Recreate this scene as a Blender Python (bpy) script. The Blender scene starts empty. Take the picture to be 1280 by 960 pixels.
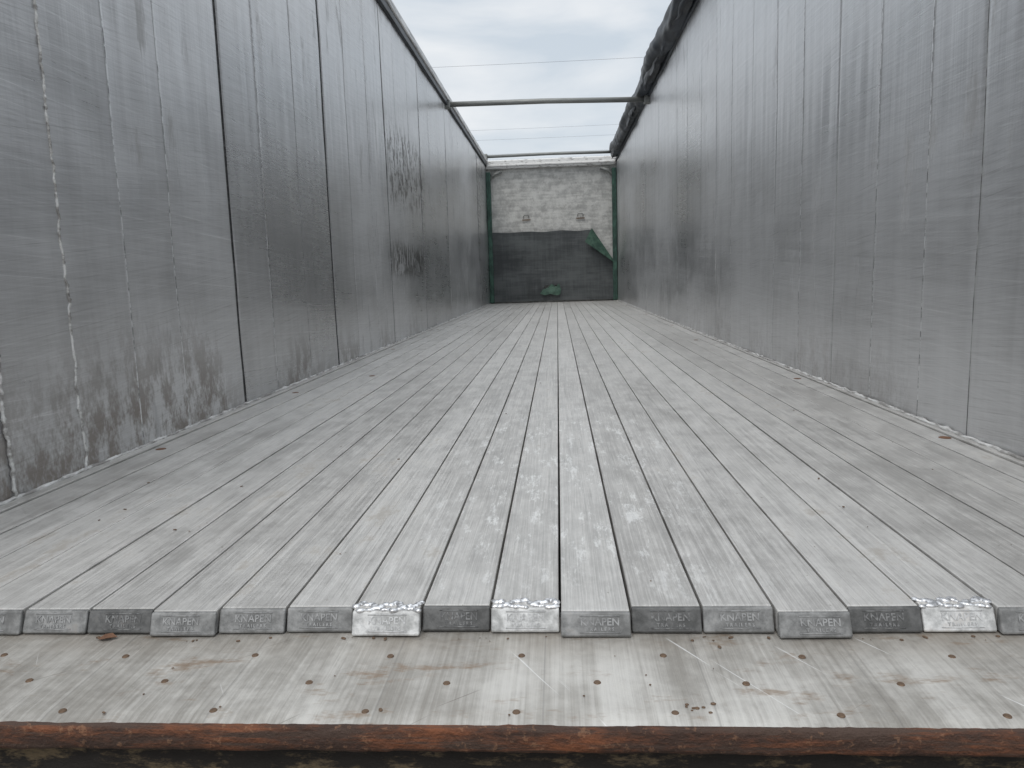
import bpy, bmesh, math, random
import numpy as np
from mathutils import Matrix, Vector, noise
random.seed(7)
W=2.48; HW=W/2; H=2.61; L=13.8; P=0.10595; X0=0.07415
sc=bpy.context.scene
sc.view_settings.view_transform='Standard'
try: sc.view_settings.look='None'
except Exception: pass
sc.view_settings.exposure=0

# ---------------------------------------------------------------- helpers
def empty(name,loc=(0,0,0)):
    o=bpy.data.objects.new(name,None); o.location=loc; sc.collection.objects.link(o); return o
def link(name,me,parent=None,mat=None,smooth=False):
    o=bpy.data.objects.new(name,me); sc.collection.objects.link(o)
    if parent: o.parent=parent
    if mat: me.materials.append(mat)
    if smooth:
        for p in me.polygons: p.use_smooth=True
    return o
def mesh(name,v,f,parent=None,mat=None,smooth=False):
    me=bpy.data.meshes.new(name); me.from_pydata([tuple(map(float,a)) for a in v],[],f); me.update()
    return link(name,me,parent,mat,smooth)
def box(name,x0,x1,y0,y1,z0,z1,parent=None,mat=None,bev=0):
    v=[(x0,y0,z0),(x1,y0,z0),(x1,y1,z0),(x0,y1,z0),(x0,y0,z1),(x1,y0,z1),(x1,y1,z1),(x0,y1,z1)]
    f=[(0,3,2,1),(4,5,6,7),(0,1,5,4),(1,2,6,5),(2,3,7,6),(3,0,4,7)]
    o=mesh(name,v,f,parent,mat)
    if bev:
        m=o.modifiers.new('b','BEVEL'); m.width=bev; m.segments=2
    return o
def tube(name,pts,rad,parent=None,mat=None,seg=10,rfun=None,close=True):
    v=[];f=[]; n=len(pts)
    for i,p in enumerate(pts):
        p=Vector(p); a=Vector(pts[max(i-1,0)]); b=Vector(pts[min(i+1,n-1)])
        t=(b-a).normalized(); up=Vector((0,0,1)) if abs(t.z)<.9 else Vector((0,1,0))
        s=t.cross(up).normalized(); u=s.cross(t)
        for k in range(seg):
            an=2*math.pi*k/seg; r=rad if rfun is None else rfun(i,an)
            v.append(p+s*math.cos(an)*r+u*math.sin(an)*r)
    for i in range(n-1):
        for k in range(seg):
            f.append((i*seg+k,i*seg+(k+1)%seg,(i+1)*seg+(k+1)%seg,(i+1)*seg+k))
    if close: f.append(tuple(range(seg-1,-1,-1))); f.append(tuple((n-1)*seg+k for k in range(seg)))
    return mesh(name,v,f,parent,mat,True)

class M:
    def __init__(s,name,rough=.5,metal=0,col=(.5,.5,.5)):
        s.m=bpy.data.materials.new(name); s.m.use_nodes=True; s.t=s.m.node_tree; s.b=s.t.nodes['Principled BSDF']
        s.b.inputs['Roughness'].default_value=rough; s.b.inputs['Metallic'].default_value=metal
        s.b.inputs['Base Color'].default_value=(*col,1)
        g=s.n('ShaderNodeNewGeometry'); s.pos=g.outputs['Position']; s._xyz=None
    def n(s,t): return s.t.nodes.new(t)
    def put(s,inp,val):
        if isinstance(val,(int,float)):
            inp.default_value=val
        elif isinstance(val,tuple):
            inp.default_value=val if len(val)!=3 or inp.type!='RGBA' else (*val,1)
        else: s.t.links.new(val,inp)
    def xyz(s):
        if not s._xyz:
            q=s.n('ShaderNodeSeparateXYZ'); s.t.links.new(s.pos,q.inputs[0]); s._xyz=q.outputs
        return s._xyz
    def map(s,scale,rot=(0,0,0),loc=(0,0,0)):
        # rotate first, then stretch, so streaks can run at an angle
        a=s.n('ShaderNodeMapping'); s.t.links.new(s.pos,a.inputs['Vector']); a.inputs['Rotation'].default_value=rot
        q=s.n('ShaderNodeMapping'); s.t.links.new(a.outputs[0],q.inputs['Vector'])
        q.inputs['Scale'].default_value=scale; q.inputs['Location'].default_value=loc
        return q.outputs[0]
    def noise(s,scale=(1,1,1),det=3,rough=.6,loc=(0,0,0),rot=(0,0,0),dist=0):
        q=s.n('ShaderNodeTexNoise'); s.t.links.new(s.map(scale,rot,loc),q.inputs['Vector'])
        q.inputs['Scale'].default_value=1; q.inputs['Detail'].default_value=det; q.inputs['Roughness'].default_value=rough; q.inputs['Distortion'].default_value=dist
        return q.outputs['Fac']
    def attr(s,nm):
        q=s.n('ShaderNodeAttribute'); q.attribute_name=nm; w=s.n('ShaderNodeSeparateXYZ'); s.t.links.new(q.outputs['Vector'],w.inputs[0]); return w.outputs
    def ramp(s,v,a,b,lo=0.,hi=1.):
        q=s.n('ShaderNodeMapRange'); s.put(q.inputs['Value'],v); q.interpolation_type='SMOOTHSTEP'
        if a>b: a,b,lo,hi=b,a,hi,lo
        q.inputs['From Min'].default_value=a; q.inputs['From Max'].default_value=b; q.inputs['To Min'].default_value=lo; q.inputs['To Max'].default_value=hi
        return q.outputs[0]
    def math(s,op,a,b=0.):
        q=s.n('ShaderNodeMath'); q.operation=op; s.put(q.inputs[0],a); s.put(q.inputs[1],b); return q.outputs[0]
    def wsum(s,*pairs):
        r=None
        for v,k in pairs:
            q=s.math('MULTIPLY',v,k); r=q if r is None else s.math('ADD',r,q)
        return r
    def mix(s,f,a,b):
        q=s.n('ShaderNodeMix'); q.data_type='RGBA'; s.put(q.inputs[0],f); s.put(q.inputs[6],a); s.put(q.inputs[7],b); return q.outputs[2]
    def box(s,ax,a,b,soft):
        c=s.xyz()[ax]; return s.math('MULTIPLY',s.ramp(c,a-soft,a+soft),s.ramp(c,b-soft,b+soft,1,0))
    def col(s,v): s.put(s.b.inputs['Base Color'],v); return s
    def rough(s,v): s.put(s.b.inputs['Roughness'],v); return s
    def metal(s,v): s.put(s.b.inputs['Metallic'],v); return s
    def bump(s,h,dist=.001,strength=1):
        q=s.n('ShaderNodeBump'); q.inputs['Distance'].default_value=dist; q.inputs['Strength'].default_value=strength
        s.put(q.inputs['Height'],h); s.t.links.new(q.outputs[0],s.b.inputs['Normal']); return s

# ---------------------------------------------------------------- materials
def wall_mat(name,left):
    m=M(name,metal=.8)
    r=.05 if left else -.045
    at=m.attr('wear')   # x: broad tone, y: scuff gate, z: grime height
    sc1=m.noise((1,.9,130),4,.8,rot=(r,0,0)); sc2=m.noise((1,2.5,330),2,.7,rot=(-r*2,0,0))
    vert=m.noise((1,15,.5),3,.6)
    sm=m.noise((1,10,2.6),4,.65,loc=(0,3 if left else 9,1))
    blot=m.noise((1,5,5),4,.7,loc=(0,1,2))
    f=m.wsum((sc1,.30),(sc2,.26),(at[0],.45),(vert,.16),(blot,.20))
    f=m.ramp(f,.46,.94)
    c=m.mix(f,(.43,.432,.436),(.745,.75,.76))
    c=m.mix(m.math('MULTIPLY',m.ramp(sc1,.62,.70),.45),c,(.90,.905,.915))
    c=m.mix(m.math('MULTIPLY',m.ramp(sc2,.34,.27),.3),c,(.24,.24,.24))
    sf=m.math('MULTIPLY',m.ramp(sm,.57,.70),m.ramp(at[1],.45,.62))
    c=m.mix(m.math('MULTIPLY',sf,.5),c,(.13,.13,.13))
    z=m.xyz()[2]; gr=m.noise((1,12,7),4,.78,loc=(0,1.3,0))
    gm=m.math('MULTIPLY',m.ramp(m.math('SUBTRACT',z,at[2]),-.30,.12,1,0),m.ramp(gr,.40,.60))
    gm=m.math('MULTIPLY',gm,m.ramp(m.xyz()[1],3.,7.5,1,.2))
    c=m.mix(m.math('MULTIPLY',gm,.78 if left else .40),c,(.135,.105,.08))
    if left:
        k=m.noise((1,16,9),3,.75,loc=(0,7,3))
        a=m.math('MULTIPLY',m.math('MULTIPLY',m.box(1,5.0,6.6,.25),m.box(2,1.15,1.75,.12)),m.ramp(k,.50,.55))
        b=m.math('MULTIPLY',m.math('MULTIPLY',m.box(1,5.0,6.5,.25),m.box(2,.55,.8,.07)),m.ramp(k,.46,.51))
        c=m.mix(m.math('MULTIPLY',m.math('MAXIMUM',a,b),.85),c,(.05,.04,.035))
    m.col(c)
    m.rough(m.math('ADD',m.ramp(m.wsum((sc1,.5),(at[0],.5),(blot,.3)),.50,.85,.27,.41),m.math('MULTIPLY',gm,.25)))
    m.metal(m.math('SUBTRACT',.80,m.math('MULTIPLY',m.math('MAXIMUM',gm,sf),.6)))
    m.bump(m.wsum((sc1,.25),(vert,1.3)),.004,.5)
    return m.m
wallL=wall_mat('worn_aluminium_wall_a',True); wallR=wall_mat('worn_aluminium_wall_b',False)

def floor_mat():
    m=M('worn_aluminium_floor')
    oi=m.n('ShaderNodeObjectInfo')
    s1=m.noise((150,1.2,1),3,.75); s2=m.noise((430,6,1),2,.7); big=m.noise((2.6,.8,1),3,.65); blot=m.noise((14,7,1),5,.78)
    f=m.wsum((s1,.32),(s2,.30),(big,.30),(blot,.42)); f=m.math('ADD',f,m.math('MULTIPLY',m.math('SUBTRACT',oi.outputs['Random'],.5),.08))
    c=m.mix(m.ramp(f,.50,.84),(.38,.368,.35),(.69,.678,.655))
    scf=m.math('MULTIPLY',m.math('MULTIPLY',m.box(0,-.22,.40,.14),m.box(1,.02,1.7,.45)),m.ramp(m.noise((24,5,1),5,.85,loc=(3,1,0)),.52,.65))
    c=m.mix(m.math('MULTIPLY',scf,.65),c,(.90,.90,.885))
    c=m.mix(m.math('MULTIPLY',m.ramp(m.wsum((big,.5),(blot,.7)),.66,.78),.45),c,(.28,.235,.18))
    ang=m.noise((260,4,1),2,.8,rot=(0,0,.5)); c=m.mix(m.math('MULTIPLY',m.ramp(ang,.70,.76),.4),c,(.22,.21,.2))
    sp=m.ramp(m.noise((70,38,1),2,.6,loc=(1,8,0)),.71,.76)
    c=m.mix(m.math('MULTIPLY',sp,.5),c,(.17,.14,.11))
    m.col(c).metal(.4)
    m.rough(m.ramp(m.math('ADD',blot,s1),.75,1.25,.34,.54))
    m.bump(m.wsum((s1,.6),(blot,.8)),.0012,.6)
    return m.m
floorM=floor_mat()

def cast_mat(name,v):
    m=M(name); oi=m.n('ShaderNodeObjectInfo')
    a=m.noise((70,70,70),4,.7); b=m.noise((16,16,16),3,.7,loc=(2,2,2))
    f=m.wsum((a,.5),(b,.6))
    c=m.mix(m.ramp(f,.4,.75),(v*.55,v*.55,v*.54),(v*1.4,v*1.4,v*1.39))
    c=m.mix(m.math('MULTIPLY',m.ramp(b,.58,.7),.3),c,(.2,.15,.11))
    m.col(c).metal(.3); m.rough(m.ramp(a,.3,.7,.45,.7)); m.bump(m.math('ADD',a,b),.0014,.8)
    return m.m
castD=cast_mat('cast_aluminium_dark',.13); castM=cast_mat('cast_aluminium_mid',.26); castL=cast_mat('cast_aluminium_light',.60)
def worn_letter(name,v,v2):
    m=M(name); a=m.noise((90,90,90),2,.7); m.col(m.mix(m.ramp(a,.42,.60),(v,v,v),(v2,v2,v2))).metal(.3).rough(.55); return m.m
letD=worn_letter('rubbed_lettering_dark',.12,.24); letM=worn_letter('rubbed_lettering_mid',.24,.36); letL=worn_letter('rubbed_lettering_light',.58,.42)

m=M('weld_metal',.28,.85); a=m.noise((180,180,180),2,.6); m.col(m.mix(m.ramp(a,.35,.65),(.5,.5,.51),(.9,.9,.91))); weldM=m.m
m=M('sealant_bead',.6,.1); a=m.noise((40,12,40),3,.7); m.col(m.mix(m.ramp(a,.36,.62),(.26,.25,.24),(.66,.66,.65))); sealM=m.m
m=M('dark_gap_rubber',.9); m.col((.012,.012,.012)); darkM=m.m
m=M('panel_joint_shadow',.8); a=m.noise((5,5,40),3,.7); m.col(m.mix(m.ramp(a,.45,.7),(.018,.018,.02),(.08,.08,.08))); jointM=m.m
m=M('panel_joint_fine',.6,.3); a=m.noise((5,5,14),3,.7); m.col(m.mix(m.ramp(a,.4,.62),(.14,.14,.14),(.42,.42,.42))); fineM=m.m
m=M('panel_joint_scraped',.4,.6); a=m.noise((5,5,25),3,.7); m.col(m.mix(m.ramp(a,.38,.58),(.26,.26,.265),(.78,.79,.80))); scrM=m.m

def plate_mat():
    m=M('threshold_aluminium')
    s=m.noise((160,3,3),3,.7); s2=m.noise((10,1.2,1),3,.5); big=m.noise((4,6,4),4,.7,loc=(1,3,0)); fine=m.noise((60,60,60),3,.7)
    f=m.wsum((s,.3),(s2,.45),(big,.45),(fine,.15))
    y=m.xyz()[1]
    c=m.mix(m.ramp(f,.52,.84),(.32,.30,.27),(.64,.622,.585))
    rs=m.ramp(m.noise((5,13,1),5,.8,loc=(3.7,1,0)),.55,.70)
    c=m.mix(m.math('MULTIPLY',rs,.65),c,(.24,.145,.075))
    dirt=m.math('MULTIPLY',m.ramp(y,-.11,-.01),m.ramp(big,.36,.6))
    c=m.mix(m.math('MULTIPLY',dirt,.5),c,(.2,.16,.12))
    x=m.xyz()[0]
    jx=m.math('ABSOLUTE',m.math('SUBTRACT',m.math('FRACT',m.math('MULTIPLY',m.math('ADD',x,3.02),4.72)),.5))
    c=m.mix(m.math('MULTIPLY',m.ramp(jx,0,.010,1,0),.4),c,(.2,.19,.18))
    ln=m.noise((90,2.2,1),2,.8,rot=(0,0,-.55),loc=(4,0,0)); c=m.mix(m.math('MULTIPLY',m.ramp(ln,.69,.73),.7),c,(.85,.85,.84))
    ln=m.noise((110,2.5,1),2,.8,rot=(0,0,.9),loc=(9,0,0)); c=m.mix(m.math('MULTIPLY',m.ramp(ln,.70,.74),.5),c,(.16,.14,.12))
    m.col(c).metal(.4); m.rough(m.ramp(fine,.3,.7,.38,.54)); m.bump(m.wsum((s,1.),(fine,1.)),.001,.6)
    return m.m
plateM=plate_mat()
m=M('rusty_steel',.85); a=m.noise((7,30,30),5,.78); b=m.noise((4,70,70),4,.7,loc=(4,0,0)); d=m.noise((80,80,80),3,.7)
c=m.mix(m.ramp(a,.40,.68),(.045,.024,.017),(.20,.070,.030)); c=m.mix(m.ramp(b,.46,.60),c,(.065,.04,.03)); c=m.mix(m.math('MULTIPLY',m.ramp(d,.58,.7),.4),c,(.30,.16,.09))
m.col(c); m.bump(m.math('ADD',d,a),.004,1); rustM=m.m
m=M('muddy_dark_steel',.9); a=m.noise((14,40,40),5,.78); c=m.mix(m.ramp(a,.50,.68),(.014,.011,.009),(.13,.095,.055)); m.col(c); m.bump(a,.006,.9); mudM=m.m
m=M('rivet_steel',.6,.4); a=m.noise((300,300,300),2,.6); m.col(m.mix(a,(.07,.045,.035),(.24,.16,.10))); rivM=m.m
m=M('rusty_plug',.8); a=m.noise((90,90,90),2,.6); m.col(m.mix(a,(.08,.04,.025),(.22,.11,.06))); plugM=m.m
m=M('tarpaulin_dark',.45); a=m.noise((8,2,8),4,.6); m.col(m.mix(m.ramp(a,.4,.65),(.012,.016,.022),(.045,.055,.07))); m.bump(a,.02,.6); tarpM=m.m
m=M('galvanised_rail',.45,.3); a=m.noise((20,2,20),4,.6); m.col(m.mix(m.ramp(a,.3,.6),(.25,.255,.26),(.65,.65,.65))); railM=m.m
m=M('tube_steel',.5,.4); a=m.noise((6,30,30),4,.6); m.col(m.mix(a,(.14,.145,.14),(.34,.35,.34))); barM=m.m
m=M('bulkhead_panel',.6,.2); a=m.noise((6,1,6),5,.75); b=m.noise((2,1,22),3,.6); d=m.noise((22,1,9),3,.7,loc=(3,0,3))
c=m.mix(m.ramp(m.math('ADD',a,m.math('MULTIPLY',b,.5)),.58,.90),(.36,.36,.35),(.58,.58,.56)); c=m.mix(m.math('MULTIPLY',m.ramp(d,.58,.68),.35),c,(.20,.19,.18)); m.col(c); m.bump(m.math('ADD',a,d),.015,.35); bulkM=m.m
m=M('header_beam',.6,.1); a=m.noise((9,9,20),4,.7); m.col(m.mix(m.ramp(a,.32,.5),(.35,.34,.33),(.78,.78,.77))); hdrM=m.m
m=M('green_paint',.6); a=m.noise((9,9,5),4,.7); m.col(m.mix(m.ramp(a,.4,.65),(.02,.05,.04),(.05,.12,.09))); greenM=m.m
m=M('dark_rubber_sheet',.6); a=m.noise((1.3,1,3),4,.6); b=m.noise((2,1,30),3,.7); d=m.noise((30,1,2),3,.7)
c=m.mix(m.ramp(m.wsum((a,.6),(b,.25),(d,.25)),.42,.68),(.034,.039,.042),(.088,.097,.10)); m.col(c); m.bump(m.math('ADD',a,b),.008,.4); sheetM=m.m
m=M('green_sheet_back',.7); a=m.noise((8,8,8),3,.7); m.col(m.mix(m.ramp(a,.35,.65),(.025,.06,.045),(.065,.13,.095))); flapM=m.m
m=M('ground_gravel',.95); a=m.noise((9,9,9),5,.8); b=m.noise((.3,.3,.3),3,.6); m.col(m.mix(m.ramp(m.math('ADD',a,m.math('MULTIPLY',b,.6)),.5,1.1),(.09,.075,.06),(.28,.25,.21))); m.bump(a,.03,.8); groundM=m.m
m=M('white_painted_skin',.4); m.col((.7,.7,.7)); skinM=m.m
m=M('wire_black',.7); m.col((.08,.08,.085)); wireM=m.m
m=M('pole_wood',.85); a=m.noise((20,20,2),4,.7); m.col(m.mix(a,(.08,.055,.035),(.2,.15,.1))); woodM=m.m

# ---------------------------------------------------------------- side walls
YB=-.22; YF=L
FW=.0030
def wall(side,strong,faint,scraped):
    root=empty('trailer_side_wall')
    ys=set(np.arange(YB,YF,.022).round(4).tolist()+[YF])
    for s,g in strong.items():
        ys={q for q in ys if abs(q-s)>g+.002}
        for d in (-g-.002,-g,g,g+.002): ys.add(round(s+d,4))
    for s in faint+scraped:
        ys={q for q in ys if abs(q-s)>FW+.002}
        for d in (-FW-.002,-FW,FW,FW+.002): ys.add(round(s+d,4))
    ys=sorted(ys); zs=np.linspace(0,H,56); allj=sorted(list(strong)+faint+scraped)
    def off(y,z):
        pi=sum(1 for s in strong if y>s)
        o=.0035*math.sin(pi*12.9898+side)+.002*math.sin((y*1.3+pi)*3)
        for s,g in strong.items():
            if abs(y-s)<=g+.0001: o+=.004
        for s in faint:
            if abs(y-s)<=FW+.0001: o+=.0015
        for s in scraped:
            if abs(y-s)<=FW+.0001: o-=.0016
        o+=.0011*math.sin(2*math.pi*y/.1)*(0.4+noise.noise(Vector((y*.7,z*.6,side*3))))
        o+=.006*noise.noise(Vector((y*1.1,z*.7,side*9)))
        o+=.008*max(0,noise.noise(Vector((y*5,z*1.6,side*5)))-.18)
        o+=.004*max(0,noise.noise(Vector((y*11,z*2.6,side*7)))-.2)
        return o
    v=[(side*(HW+off(y,z)),y,z) for y in ys for z in zs]; nz=len(zs); f=[]; mi=[]
    for i in range(len(ys)-1):
        ym=(ys[i]+ys[i+1])/2
        k=0
        if any(abs(ym-s)<g for s,g in strong.items()): k=1
        elif any(abs(ym-s)<FW for s in scraped): k=2
        elif any(abs(ym-s)<FW for s in faint): k=3
        for j in range(nz-1):
            q=(i*nz+j,(i+1)*nz+j,(i+1)*nz+j+1,i*nz+j+1)
            f.append(q if side<0 else q[::-1]); mi.append(k)
    o=mesh('inner_lining',v,f,root,wallL if side<0 else wallR,True)
    for q in (jointM,scrM,fineM): o.data.materials.append(q)
    o.data.polygons.foreach_set('material_index',mi)
    at=o.data.attributes.new('wear','FLOAT_VECTOR','POINT'); buf=[]
    for x,y,z in v:
        pi=sum(1 for s in allj if y>s); ps=sum(1 for s in strong if y>s)
        tone=.5+.34*noise.fractal(Vector((y*.6,z*.9,side*2)),1,2,4)+.06*math.sin(pi*7.13)+.10*math.sin(ps*4.1+1)+.10*noise.noise(Vector((y*.3,z*6,side*4)))
        buf+= [tone,.5+.6*noise.noise(Vector((y*.9,z*1.1,side*6+.5))),.12+.35*noise.noise(Vector((y*1.3,.3,side*8)))+.08*math.sin(pi*3.3)+(.10 if side<0 and y<1.8 else 0)]
    at.data.foreach_set('vector',buf)
    a,b=sorted((side*(HW+.026),side*(HW+.05)))
    box('outer_skin',a,b,YB,YF,-.12,H+.02,root,skinM)
    n=900; pts=[(side*(HW-.005+.003*noise.noise(Vector((i*.9,side,0)))),YB+(YF-YB)*i/n,.006) for i in range(n+1)]
    tube('foot_weld_bead',pts,.006,root,sealM,6,lambda i,an:.0062+.009*noise.noise(Vector((i*.31,an,side*4))))
    return root
SL={1.98:.011,3.35:.021,4.95:.016,6.5:.016,8.3:.018,10.1:.02,12.0:.02}; FL=[2.85,3.85,5.95,7.7,9.5,11.3,13.2]; CL=[1.175,1.48,2.35,4.4,5.4,7.1,8.9,10.7,12.6]
FR=[1.12,2.2,3.6,5.2,7.0,8.3,9.6,10.9,12.3]; CR=[.45,.78,1.42,1.8,2.65,3.1,4.1,4.6,5.8,6.4,7.7,9.0,10.2,11.6,13.0]
wl=wall(-1,SL,FL,CL); wr=wall(1,{},FR,CR)
for k,y0 in enumerate((.885,.605)):
    pts=[(-HW+.004,y0+.010*noise.noise(Vector((z*7,k,0)))+.007*noise.noise(Vector((z*31,k,4))),z) for z in np.linspace(.01,H,420)]
    tube('seam_weld_%d'%(k+1),pts,.004,wl,sealM,6,lambda i,an:.0045+.006*noise.noise(Vector((i*.5,an,k))))

# ---------------------------------------------------------------- top rails
r=empty('top_rail')
box('rail_dark_strip',-HW-.05,-HW+.03,YB,YF,H+.001,H+.06,r,tarpM,.006)
box('rail_upper',-HW-.06,-HW+.045,YB,YF,H+.061,H+.13,r,railM,.012)
n=300
tube('cover_edge_rope',[(-HW-.01+.014*noise.noise(Vector((i*.3,0,2))),YB+(YF-YB)*i/n,H+.145+.014*noise.noise(Vector((i*.21,5,2)))) for i in range(n+1)],.02,r,hdrM,8,lambda i,an:.026+.016*noise.noise(Vector((i*.3,an,7))))
r=empty('top_rail')
box('rail_body',HW-.02,HW+.06,YB,YF,H+.001,H+.06,r,tarpM,.01)
n=700
def tr(i,an):
    y=i/n*14
    return .105+.028*noise.noise(Vector((y*1.1,math.cos(an)*1.2,math.sin(an)*1.2)))+.013*math.sin(3*an+2.5*noise.noise(Vector((y*.6,0,0)))*3)+.012*noise.noise(Vector((y*6,math.cos(an)*2,math.sin(an)*2)))
r=empty('rolled_tarpaulin')
pts=[(HW-.05+.025*noise.noise(Vector((i*.012,3,1))),YB+(13.45-YB)*i/n,H+.135+.03*noise.noise(Vector((i*.014,8,1)))) for i in range(n+1)]
tube('tarpaulin_roll',pts,.1,r,tarpM,28,tr)
v=[];f=[]
for i in range(n+1):
    y=YB+(13.45-YB)*i/n; h=.05+.035*noise.noise(Vector((y*1.7,2,2)))+.015*noise.noise(Vector((y*7,2,2)))
    x=HW-.12+.02*noise.noise(Vector((y*2.1,5,5)))
    for t in range(4):
        v.append((x+.015*t*noise.noise(Vector((y*3,t,1)))+.01*t,y,H+.09-h*t/3*1.4))
for i in range(n):
    for t in range(3): f.append((i*4+t,i*4+t+1,(i+1)*4+t+1,(i+1)*4+t))
o=mesh('hanging_edge',v,f,r,tarpM,True); o.modifiers.new('s','SOLIDIFY').thickness=.004
for (yl,yr,zl,zr,rad) in ((8.5,8.55,H+.015,H-.02,.032),(13.5,13.45,H+.15,H+.14,.028)):
    r=empty('roof_crossbar')
    tube('bar',[(-HW+.0,yl,zl),(0,(yl+yr)/2,(zl+zr)/2+.012),(HW-.0,yr,zr)],rad,r,barM,16)
    box('end_bracket_1',-HW-.01,-HW+.06,yl-.05,yl+.05,zl-.05,zl+.05,r,barM,.01)
    box('end_bracket_2',HW-.06,HW+.01,yr-.05,yr+.05,zr-.05,zr+.05,r,barM,.01)

# ---------------------------------------------------------------- moving floor
fl=empty('moving_floor')
st={1:0,2:0,3:9,4:0,5:-4,6:9,7:-7,8:-2,9:13,10:0,11:0,12:17,13:0,14:-2,15:6,0:4}
kind={6:'L',8:'L',14:'L',7:'D',2:'D',13:'D',1:'M',10:'D'}
YE=.004
def text_mesh(body,size):
    cu=bpy.data.curves.new('t','FONT'); cu.body=body; cu.size=size; cu.align_x='CENTER'; cu.align_y='CENTER'; cu.extrude=.0006; cu.offset=.00025; cu.resolution_u=2
    o=bpy.data.objects.new('t',cu); sc.collection.objects.link(o); dg=bpy.context.evaluated_depsgraph_get()
    me=bpy.data.meshes.new_from_object(o.evaluated_get(dg)); bpy.data.objects.remove(o); return me
TM=text_mesh('KNAPEN',.0150); TS=text_mesh('T R A I L E R S',.0068)
CS=.012; CH=.035
for k in range(-1,22):
    j=k-2
    xa=X0+(k-11)*P+.0020; xb=xa+P-.0040
    if k==21: xb=HW-.03
    s=st.get(j,random.choice((0,4,8,12)))*.001
    ye=YE-s; dz=random.uniform(-.001,.001)
    yj=ye+.006
    o=box('slat_%d'%(k+2),xa,xb,yj,L-.01,-.034,0+dz,fl,floorM,.0016)
    kd=kind.get(j,'M'); mt={'L':castL,'D':castD,'M':castM}[kd]; lt={'L':letL,'D':letD,'M':letM}[kd]
    z0=dz-.0006
    c0,c1=xa-.0008,xb+.0008
    v=[(c0,yj,-CH),(c1,yj,-CH),(c1,yj,z0),(c0,yj,z0),(c0,ye-CS,-CH),(c1,ye-CS,-CH),(c1,ye,z0-.001),(c0,ye,z0-.001),(c0,ye-CS,-CH+.004),(c1,ye-CS,-CH+.004)]
    f=[(0,1,2,3)[::-1],(0,4,5,1),(3,2,6,7)[::-1],(7,6,9,8)[::-1],(8,9,5,4)[::-1],(0,3,7,8,4)[::-1],(1,5,9,6,2)[::-1]]
    o=mesh('end_cap_%d'%(k+2),v,f,fl,mt)
    bm=bmesh.new(); bm.from_mesh(o.data); bmesh.ops.recalc_face_normals(bm,faces=bm.faces)
    bmesh.ops.rotate(bm,verts=bm.verts,cent=((c0+c1)/2,yj,0),matrix=Matrix.Rotation(random.uniform(-.008,.008),3,'Z')@Matrix.Rotation(random.uniform(-.008,.008),3,'Y'))
    bm.to_mesh(o.data); bm.free()
    b=o.modifiers.new('b','BEVEL'); b.width=.0026; b.segments=3
    A=Vector((0,ye-CS,-CH+.004)); B=Vector((0,ye,z0-.001)); t=(B-A).normalized(); nrm=Vector((1,0,0)).cross(t)
    jx=random.uniform(-.004,.008)
    for me,u,nm in ((TM,.58,'lettering'),(TS,.25,'small_lettering')):
        c=A.lerp(B,u)+nrm*.0003; c.x=(xa+xb)/2+jx
        tm=link('%s_%d'%(nm,k+2),me.copy(),fl,lt)
        tm.matrix_world=Matrix(((1,0,nrm.x,c.x),(0,t.y,nrm.y,c.y),(0,t.z,nrm.z,c.z),(0,0,0,1)))
    for u in (.10,.86):
        a_=A.lerp(B,u)+nrm*.0002
        tube('cap_rib_%d'%(k+2),[((xa+xb)/2-.030+jx,a_.y,a_.z),((xa+xb)/2+.030+jx,a_.y,a_.z)],.0008,fl,lt,6)
    if kd=='L':
        bm=bmesh.new()
        for i in range(34):
            u=i/33; x=c0+.002+(c1-c0-.004)*u; rr=random.uniform(.003,.0062)
            wv=.006*math.sin(u*14+j)+.004*math.sin(u*33+j*2)
            mtx=Matrix.Translation((x,yj+.012+wv,z0+.0012))@Matrix.Diagonal((1.25,1.0,.7,1))
            bmesh.ops.create_icosphere(bm,subdivisions=2,radius=rr,matrix=mtx)
            if random.random()<.7:
                bmesh.ops.create_icosphere(bm,subdivisions=2,radius=rr*.9,matrix=Matrix.Translation((x,yj-.001-wv*.5,z0+.0005))@Matrix.Diagonal((1.3,.9,.7,1)))
        me=bpy.data.meshes.new('weld_bead'); bm.to_mesh(me); bm.free()
        w=link('weld_bead_%d'%(k+2),me,fl,weldM,True)
        rm=w.modifiers.new('r','REMESH'); rm.mode='VOXEL'; rm.voxel_size=.0010; rm.use_smooth_shade=True
        sm=w.modifiers.new('s','SMOOTH'); sm.iterations=5; sm.factor=.5
box('slat_bearing',-HW,HW,.05,L-.02,-.07,-.0355,fl,darkM)
for nm,side,x0_,x1_ in (('side_ledge_1',-1,-HW-.02,X0-12*P-.003),('side_ledge_2',1,HW-.027,HW+.02)):
    box(nm,x0_,x1_,YE,L-.01,-.034,.005,fl,floorM,.002)
def disc(name,x,y,z,r,h,parent,mat,seg=18,sx=1):
    bm=bmesh.new(); bmesh.ops.create_cone(bm,cap_ends=True,segments=seg,radius1=r,radius2=r*.8,depth=h,matrix=Matrix.Translation((x,y,z+h/2))@Matrix.Diagonal((sx,1,1,1)))
    me=bpy.data.meshes.new(name); bm.to_mesh(me); bm.free(); return link(name,me,parent,mat)
for i,(x,y) in enumerate([(-1.165,1.15),(1.19,1.127),(-1.14,2.3),(-.918,2.856),(1.165,2.4),(1.09,4.53),(-1.14,4.4),(1.165,6.2),(-1.14,6.5),(1.165,8.3),(-1.14,9),(1.165,11)]):
    disc('floor_plug_%d'%(i+1),x,y,.0005,.017,.0014,fl,plugM)

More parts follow.
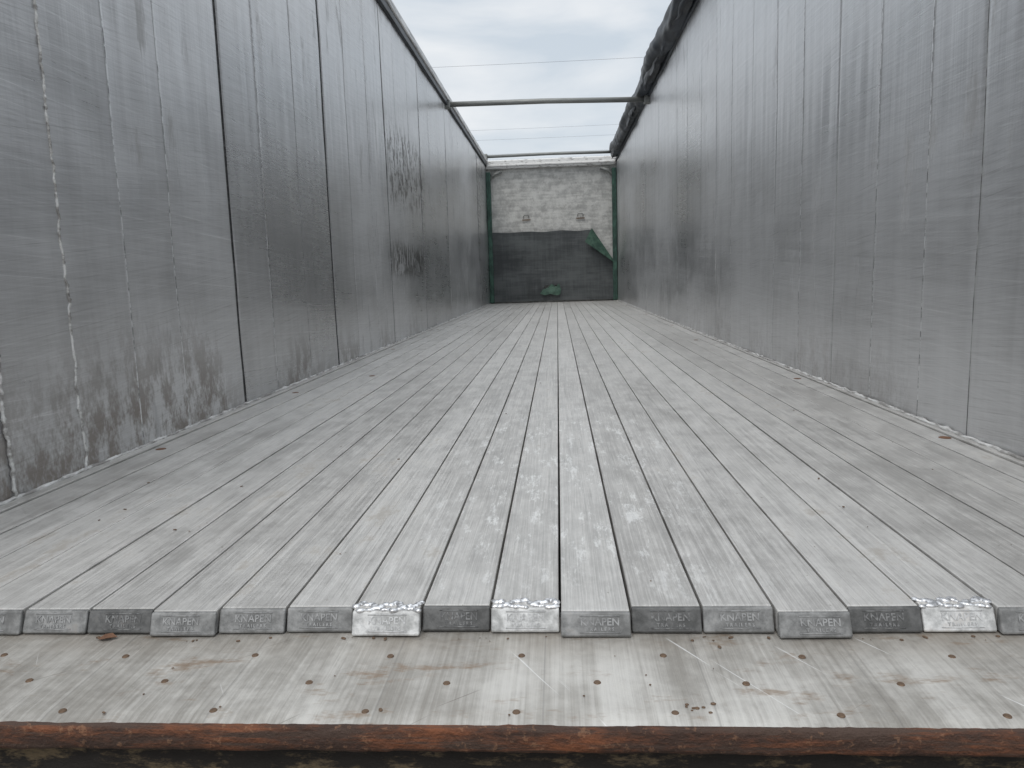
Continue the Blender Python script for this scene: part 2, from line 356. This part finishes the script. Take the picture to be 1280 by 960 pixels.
# ---------------------------------------------------------------- threshold plate, sill
tp=empty('rear_threshold_plate')
ZP=-.037; YP=-.236
v=[];f=[];nx,ny=120,24
for i in range(nx+1):
    for j in range(ny+1):
        x=-HW-.02+(W+.04)*i/nx; y=YP+(.42)*j/ny
        v.append((x,y,ZP+.0012*noise.noise(Vector((x*4,y*6,0)))-(.003 if j==0 else 0)))
for i in range(nx):
    for j in range(ny): f.append((i*(ny+1)+j,(i+1)*(ny+1)+j,(i+1)*(ny+1)+j+1,i*(ny+1)+j+1))
mesh('plate',v,f,tp,plateM,True)
RV=[]
for i in range(-7,7):
    x=.023+.195*i; RV.append((x,-.214)); RV.append((x+.098,-.144)); RV.append((x+.0,-.073))
RV=[q for q in RV if abs(q[0])<1.2]
for i,(x,y) in enumerate(RV):
    disc('rivet_%d'%(i+1),x+random.uniform(-.005,.005),y+random.uniform(-.002,.002),ZP,.0051,.0014,tp,rivM,14)
sb=empty('rear_sill_beam')
v=[];f=[];n=260
prof=[(-.233,-.041),(-.237,-.0392),(-.241,-.041),(-.243,-.046),(-.243,-.060),(-.2425,-.068),(-.240,-.0725),(-.228,-.0745)]
for i in range(n+1):
    x=-HW-.06+(W+.12)*i/n
    for q,(y,z) in enumerate(prof):
        e=.0016*noise.noise(Vector((x*14,q,0)))+.0014*noise.noise(Vector((x*60,q,0)))
        v.append((x,y+e,z+e*.6))
k=len(prof)
for i in range(n):
    for q in range(k-1): f.append((i*k+q,i*k+q+1,(i+1)*k+q+1,(i+1)*k+q))
mesh('rusty_lip',v,f,sb,rustM,True)
v=[];f=[]
for i in range(n+1):
    x=-HW-.06+(W+.12)*i/n
    for q in range(14):
        z=-.075-.18*q/13
        v.append((x,-.222-.012*max(0,noise.noise(Vector((x*9,z*22,1)))-.05)-.005*noise.noise(Vector((x*40,z*60,1))),z))
for i in range(n):
    for q in range(13): f.append((i*14+q,i*14+q+1,(i+1)*14+q+1,(i+1)*14+q))
mesh('caked_mud_face',v,f,sb,mudM,True)
box('beam_body',-HW-.06,HW+.06,-.205,.1,-.26,-.0785,sb,mudM)
box('beam_backing',-HW-.06,HW+.06,-.2325,-.1,-.0735,-.0425,sb,mudM)
box('subframe',-HW-.04,HW+.04,.1,L,-.22,-.0705,sb,mudM)
bm=bmesh.new()
for i in range(120):
    x=random.uniform(-1.1,1.1)
    if i<18: y=random.uniform(-.22,-.04); z=ZP+.001
    elif i<60: y=random.uniform(-.03,-.015); z=ZP+.001
    else: y=random.uniform(.05,5); z=.001
    r_=random.choice((.0009,.0012,.0018,.0028))
    bmesh.ops.create_icosphere(bm,subdivisions=1,radius=r_,matrix=Matrix.Translation((x,y,z))@Matrix.Rotation(random.random()*6,4,'Z')@Matrix.Diagonal((random.uniform(.6,2.2),1,.4,1)))
for i in range(9):
    bmesh.ops.create_icosphere(bm,subdivisions=1,radius=random.choice((.0015,.0022,.003)),matrix=Matrix.Translation((.245+random.gauss(0,.012),-.203+random.gauss(0,.006),ZP+.001))@Matrix.Diagonal((1.3,1,.5,1)))
me=bpy.data.meshes.new('debris'); bm.to_mesh(me); bm.free(); link('dirt_crumbs',me,None,rivM)
lf=mesh('dry_leaf',[(-.640,-.022,ZP+.001),(-.630,-.030,ZP+.004),(-.618,-.028,ZP+.006),(-.610,-.018,ZP+.002),(-.620,-.014,ZP+.007),(-.632,-.014,ZP+.005)],[(0,1,4,5),(1,2,3,4)],None,plugM)

# ---------------------------------------------------------------- front bulkhead
fb=empty('front_bulkhead')
v=[];f=[];nx,nz=60,60
for i in range(nx+1):
    for j in range(nz+1):
        x=-HW+W*i/nx; z=2.6*j/nz; v.append((x,L-.02+.015*noise.noise(Vector((x*2,z*3,3)))+.005*noise.noise(Vector((x*8,z*8,3))),z))
for i in range(nx):
    for j in range(nz): f.append((i*(nz+1)+j,(i+1)*(nz+1)+j,(i+1)*(nz+1)+j+1,i*(nz+1)+j+1))
mesh('panel',v,f,fb,bulkM,True)
box('back_skin',-HW-.05,HW+.05,L+.02,L+.06,-.2,2.62,fb,skinM)
box('header_beam',-HW,HW,L-.12,L+.03,2.56,2.72,fb,hdrM,.02)
box('header_lip',-HW+.02,HW-.02,L-.15,L-.121,2.60,2.63,fb,hdrM,.006)
for s in (-1,1):
    box('corner_post_%d'%(s+2),min(s*(HW-.001),s*(HW-.085)),max(s*(HW-.001),s*(HW-.085)),L-.14,L-.05,0.01,2.5,fb,greenM,.012)
    tube('corner_gusset_%d'%(s+2),[(s*(HW-.03),L-.09,2.20),(s*(HW-.06),L-.09,2.36),(s*(HW-.14),L-.09,2.46),(s*(HW-.30),L-.09,2.51)],.035,fb,barM,8)
for i,x in enumerate((-.49,.55)):
    tube('handle_%d'%(i+1),[(x-.05,L-.05,1.62),(x-.05,L-.07,1.66),(x-.035,L-.08,1.675),(x+.035,L-.08,1.675),(x+.05,L-.07,1.66),(x+.05,L-.05,1.62)],.009,fb,barM,8)
    box('handle_plate_%d'%(i+1),x-.08,x+.08,L-.05,L-.045,1.58,1.60,fb,rivM)
rs=empty('torn_rubber_sheet')
def topz(x):
    top=1.36+.02*noise.noise(Vector((x*3,0,0)))
    if x>.76: top=min(top,1.36-(x-.76)/(1.22-.76)*.66)
    return top
v=[];f=[];nx,nz=90,40
for i in range(nx+1):
    x=-HW+.04+(W-.08)*i/nx; t=topz(x)
    for j in range(nz+1):
        z=.03+(t-.03)*j/nz
        v.append((x,L-.085-.03*(1-j/nz)+.018*noise.noise(Vector((x*1.6,z*2,9)))-.006*math.sin(z*7+x),z))
for i in range(nx):
    for j in range(nz):
        xm=-HW+.04+(W-.08)*(i+.5)/nx; zm=v[i*(nz+1)+j][2]
        if ((xm+.03)/.17)**2+((zm-.24)/.075)**2<1+.8*noise.noise(Vector((xm*14,zm*14,0))): continue
        f.append((i*(nz+1)+j,(i+1)*(nz+1)+j,(i+1)*(nz+1)+j+1,i*(nz+1)+j+1))
mesh('sheet',v,f,rs,sheetM,True)
a,b,c=Vector((.76,L-.13,1.39)),Vector((1.215,L-.12,.70)),Vector((.62,L-.24,1.13))
v=[];f=[];n=10;idx={}
for i in range(n+1):
    for j in range(n+1-i):
        p=a+(b-a)*i/n+(c-a)*j/n; u=j/n; p.y-=.05*math.sin(math.pi*u); idx[i,j]=len(v); v.append(p)
for i in range(n):
    for j in range(n-i):
        f.append((idx[i,j],idx[i+1,j],idx[i,j+1]))
        if j<n-i-1: f.append((idx[i+1,j],idx[i+1,j+1],idx[i,j+1]))
mesh('folded_corner',v,f,rs,flapM,True)
v=[(-.26,L-.16,.17),(-.16,L-.17,.14),(-.05,L-.17,.16),(.06,L-.17,.13),(.13,L-.16,.15),(.15,L-.15,.24),(.11,L-.13,.36),(.05,L-.13,.30),(-.03,L-.13,.35),(-.12,L-.13,.28),(-.2,L-.15,.25)]
mesh('torn_tongue',v,[tuple(range(11))],rs,flapM)

# ---------------------------------------------------------------- outside
s=600; mesh('ground',[(-s,-s,-1.25),(s,-s,-1.25),(s,s,-1.25),(-s,s,-1.25)],[(0,1,2,3)],None,groundM)
for y,zs in ((62,(18.6,)),(95,(19.8,18.6)),(120,(20.8,20.0))):
    r=empty('power_line')
    for i,z in enumerate(zs):
        pts=[(-70+140*i_/40,y,z+1.2*((i_/20-1)**2-1)) for i_ in range(41)]
        tube('wire_%d'%(i+1),pts,.009,r,wireM,5)
    for q,x in enumerate((-70,70)):
        tube('pole_%d'%(q+1),[(x,y,-1.25),(x,y,max(zs)+.6)],.2,r,woodM,10,lambda i,an:.22-.07*i)
        box('crossarm_%d'%(q+1),x-.9,x+.9,y-.08,y+.08,min(zs)-.25,min(zs)-.03,r,woodM)

# ---------------------------------------------------------------- world + sun
w=bpy.data.worlds.new('World'); sc.world=w; w.use_nodes=True; t=w.node_tree; N=t.nodes; Lk=t.links
bg=N['Background']; bg.inputs['Strength'].default_value=.1
sky=N.new('ShaderNodeTexSky'); sky.sky_type='NISHITA'; sky.sun_disc=False
EL,ROT=math.radians(58),math.radians(200)
sky.sun_elevation=EL; sky.sun_rotation=ROT; sky.air_density=1.2; sky.dust_density=2
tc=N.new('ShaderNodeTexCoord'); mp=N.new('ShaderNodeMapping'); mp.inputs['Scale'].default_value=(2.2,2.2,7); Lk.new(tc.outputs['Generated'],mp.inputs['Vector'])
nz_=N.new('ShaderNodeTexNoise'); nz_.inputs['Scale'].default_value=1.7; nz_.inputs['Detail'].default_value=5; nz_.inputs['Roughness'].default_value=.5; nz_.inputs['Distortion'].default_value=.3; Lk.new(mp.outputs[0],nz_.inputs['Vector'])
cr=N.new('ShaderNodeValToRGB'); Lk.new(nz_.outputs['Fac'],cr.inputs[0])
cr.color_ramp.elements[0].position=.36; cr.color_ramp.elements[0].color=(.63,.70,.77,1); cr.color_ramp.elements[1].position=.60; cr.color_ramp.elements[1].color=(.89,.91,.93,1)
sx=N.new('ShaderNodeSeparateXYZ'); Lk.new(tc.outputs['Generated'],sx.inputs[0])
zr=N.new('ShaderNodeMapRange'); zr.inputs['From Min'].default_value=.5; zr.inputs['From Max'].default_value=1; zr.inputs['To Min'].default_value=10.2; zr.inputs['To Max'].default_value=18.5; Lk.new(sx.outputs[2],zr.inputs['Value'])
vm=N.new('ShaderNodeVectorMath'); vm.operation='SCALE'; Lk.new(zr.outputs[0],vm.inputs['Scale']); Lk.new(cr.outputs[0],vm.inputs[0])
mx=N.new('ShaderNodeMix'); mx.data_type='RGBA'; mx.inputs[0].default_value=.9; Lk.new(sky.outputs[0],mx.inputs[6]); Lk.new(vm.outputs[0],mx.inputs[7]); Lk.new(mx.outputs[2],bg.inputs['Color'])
sl=bpy.data.lights.new('sun','SUN'); sl.energy=1.1; sl.angle=math.radians(25); sl.color=(1,.96,.90)
so=bpy.data.objects.new('sun',sl); sc.collection.objects.link(so)
d=Vector((math.sin(ROT)*math.cos(EL),math.cos(ROT)*math.cos(EL),math.sin(EL)))
so.rotation_euler=d.to_track_quat('Z','Y').to_euler()

# ---------------------------------------------------------------- camera
cd=bpy.data.cameras.new('camera'); cam=bpy.data.objects.new('camera',cd); sc.collection.objects.link(cam)
cd.sensor_width=36; cd.lens=941.16*36/1280; cd.clip_start=.02; cd.clip_end=2000
R=Matrix.Rotation(.06388,4,'Z')@Matrix.Rotation(math.pi/2-.14032,4,'X')@Matrix.Rotation(-.03106,4,'Z')
cam.matrix_world=Matrix.Translation((.08142,-1.07836,.49698))@R
sc.camera=cam
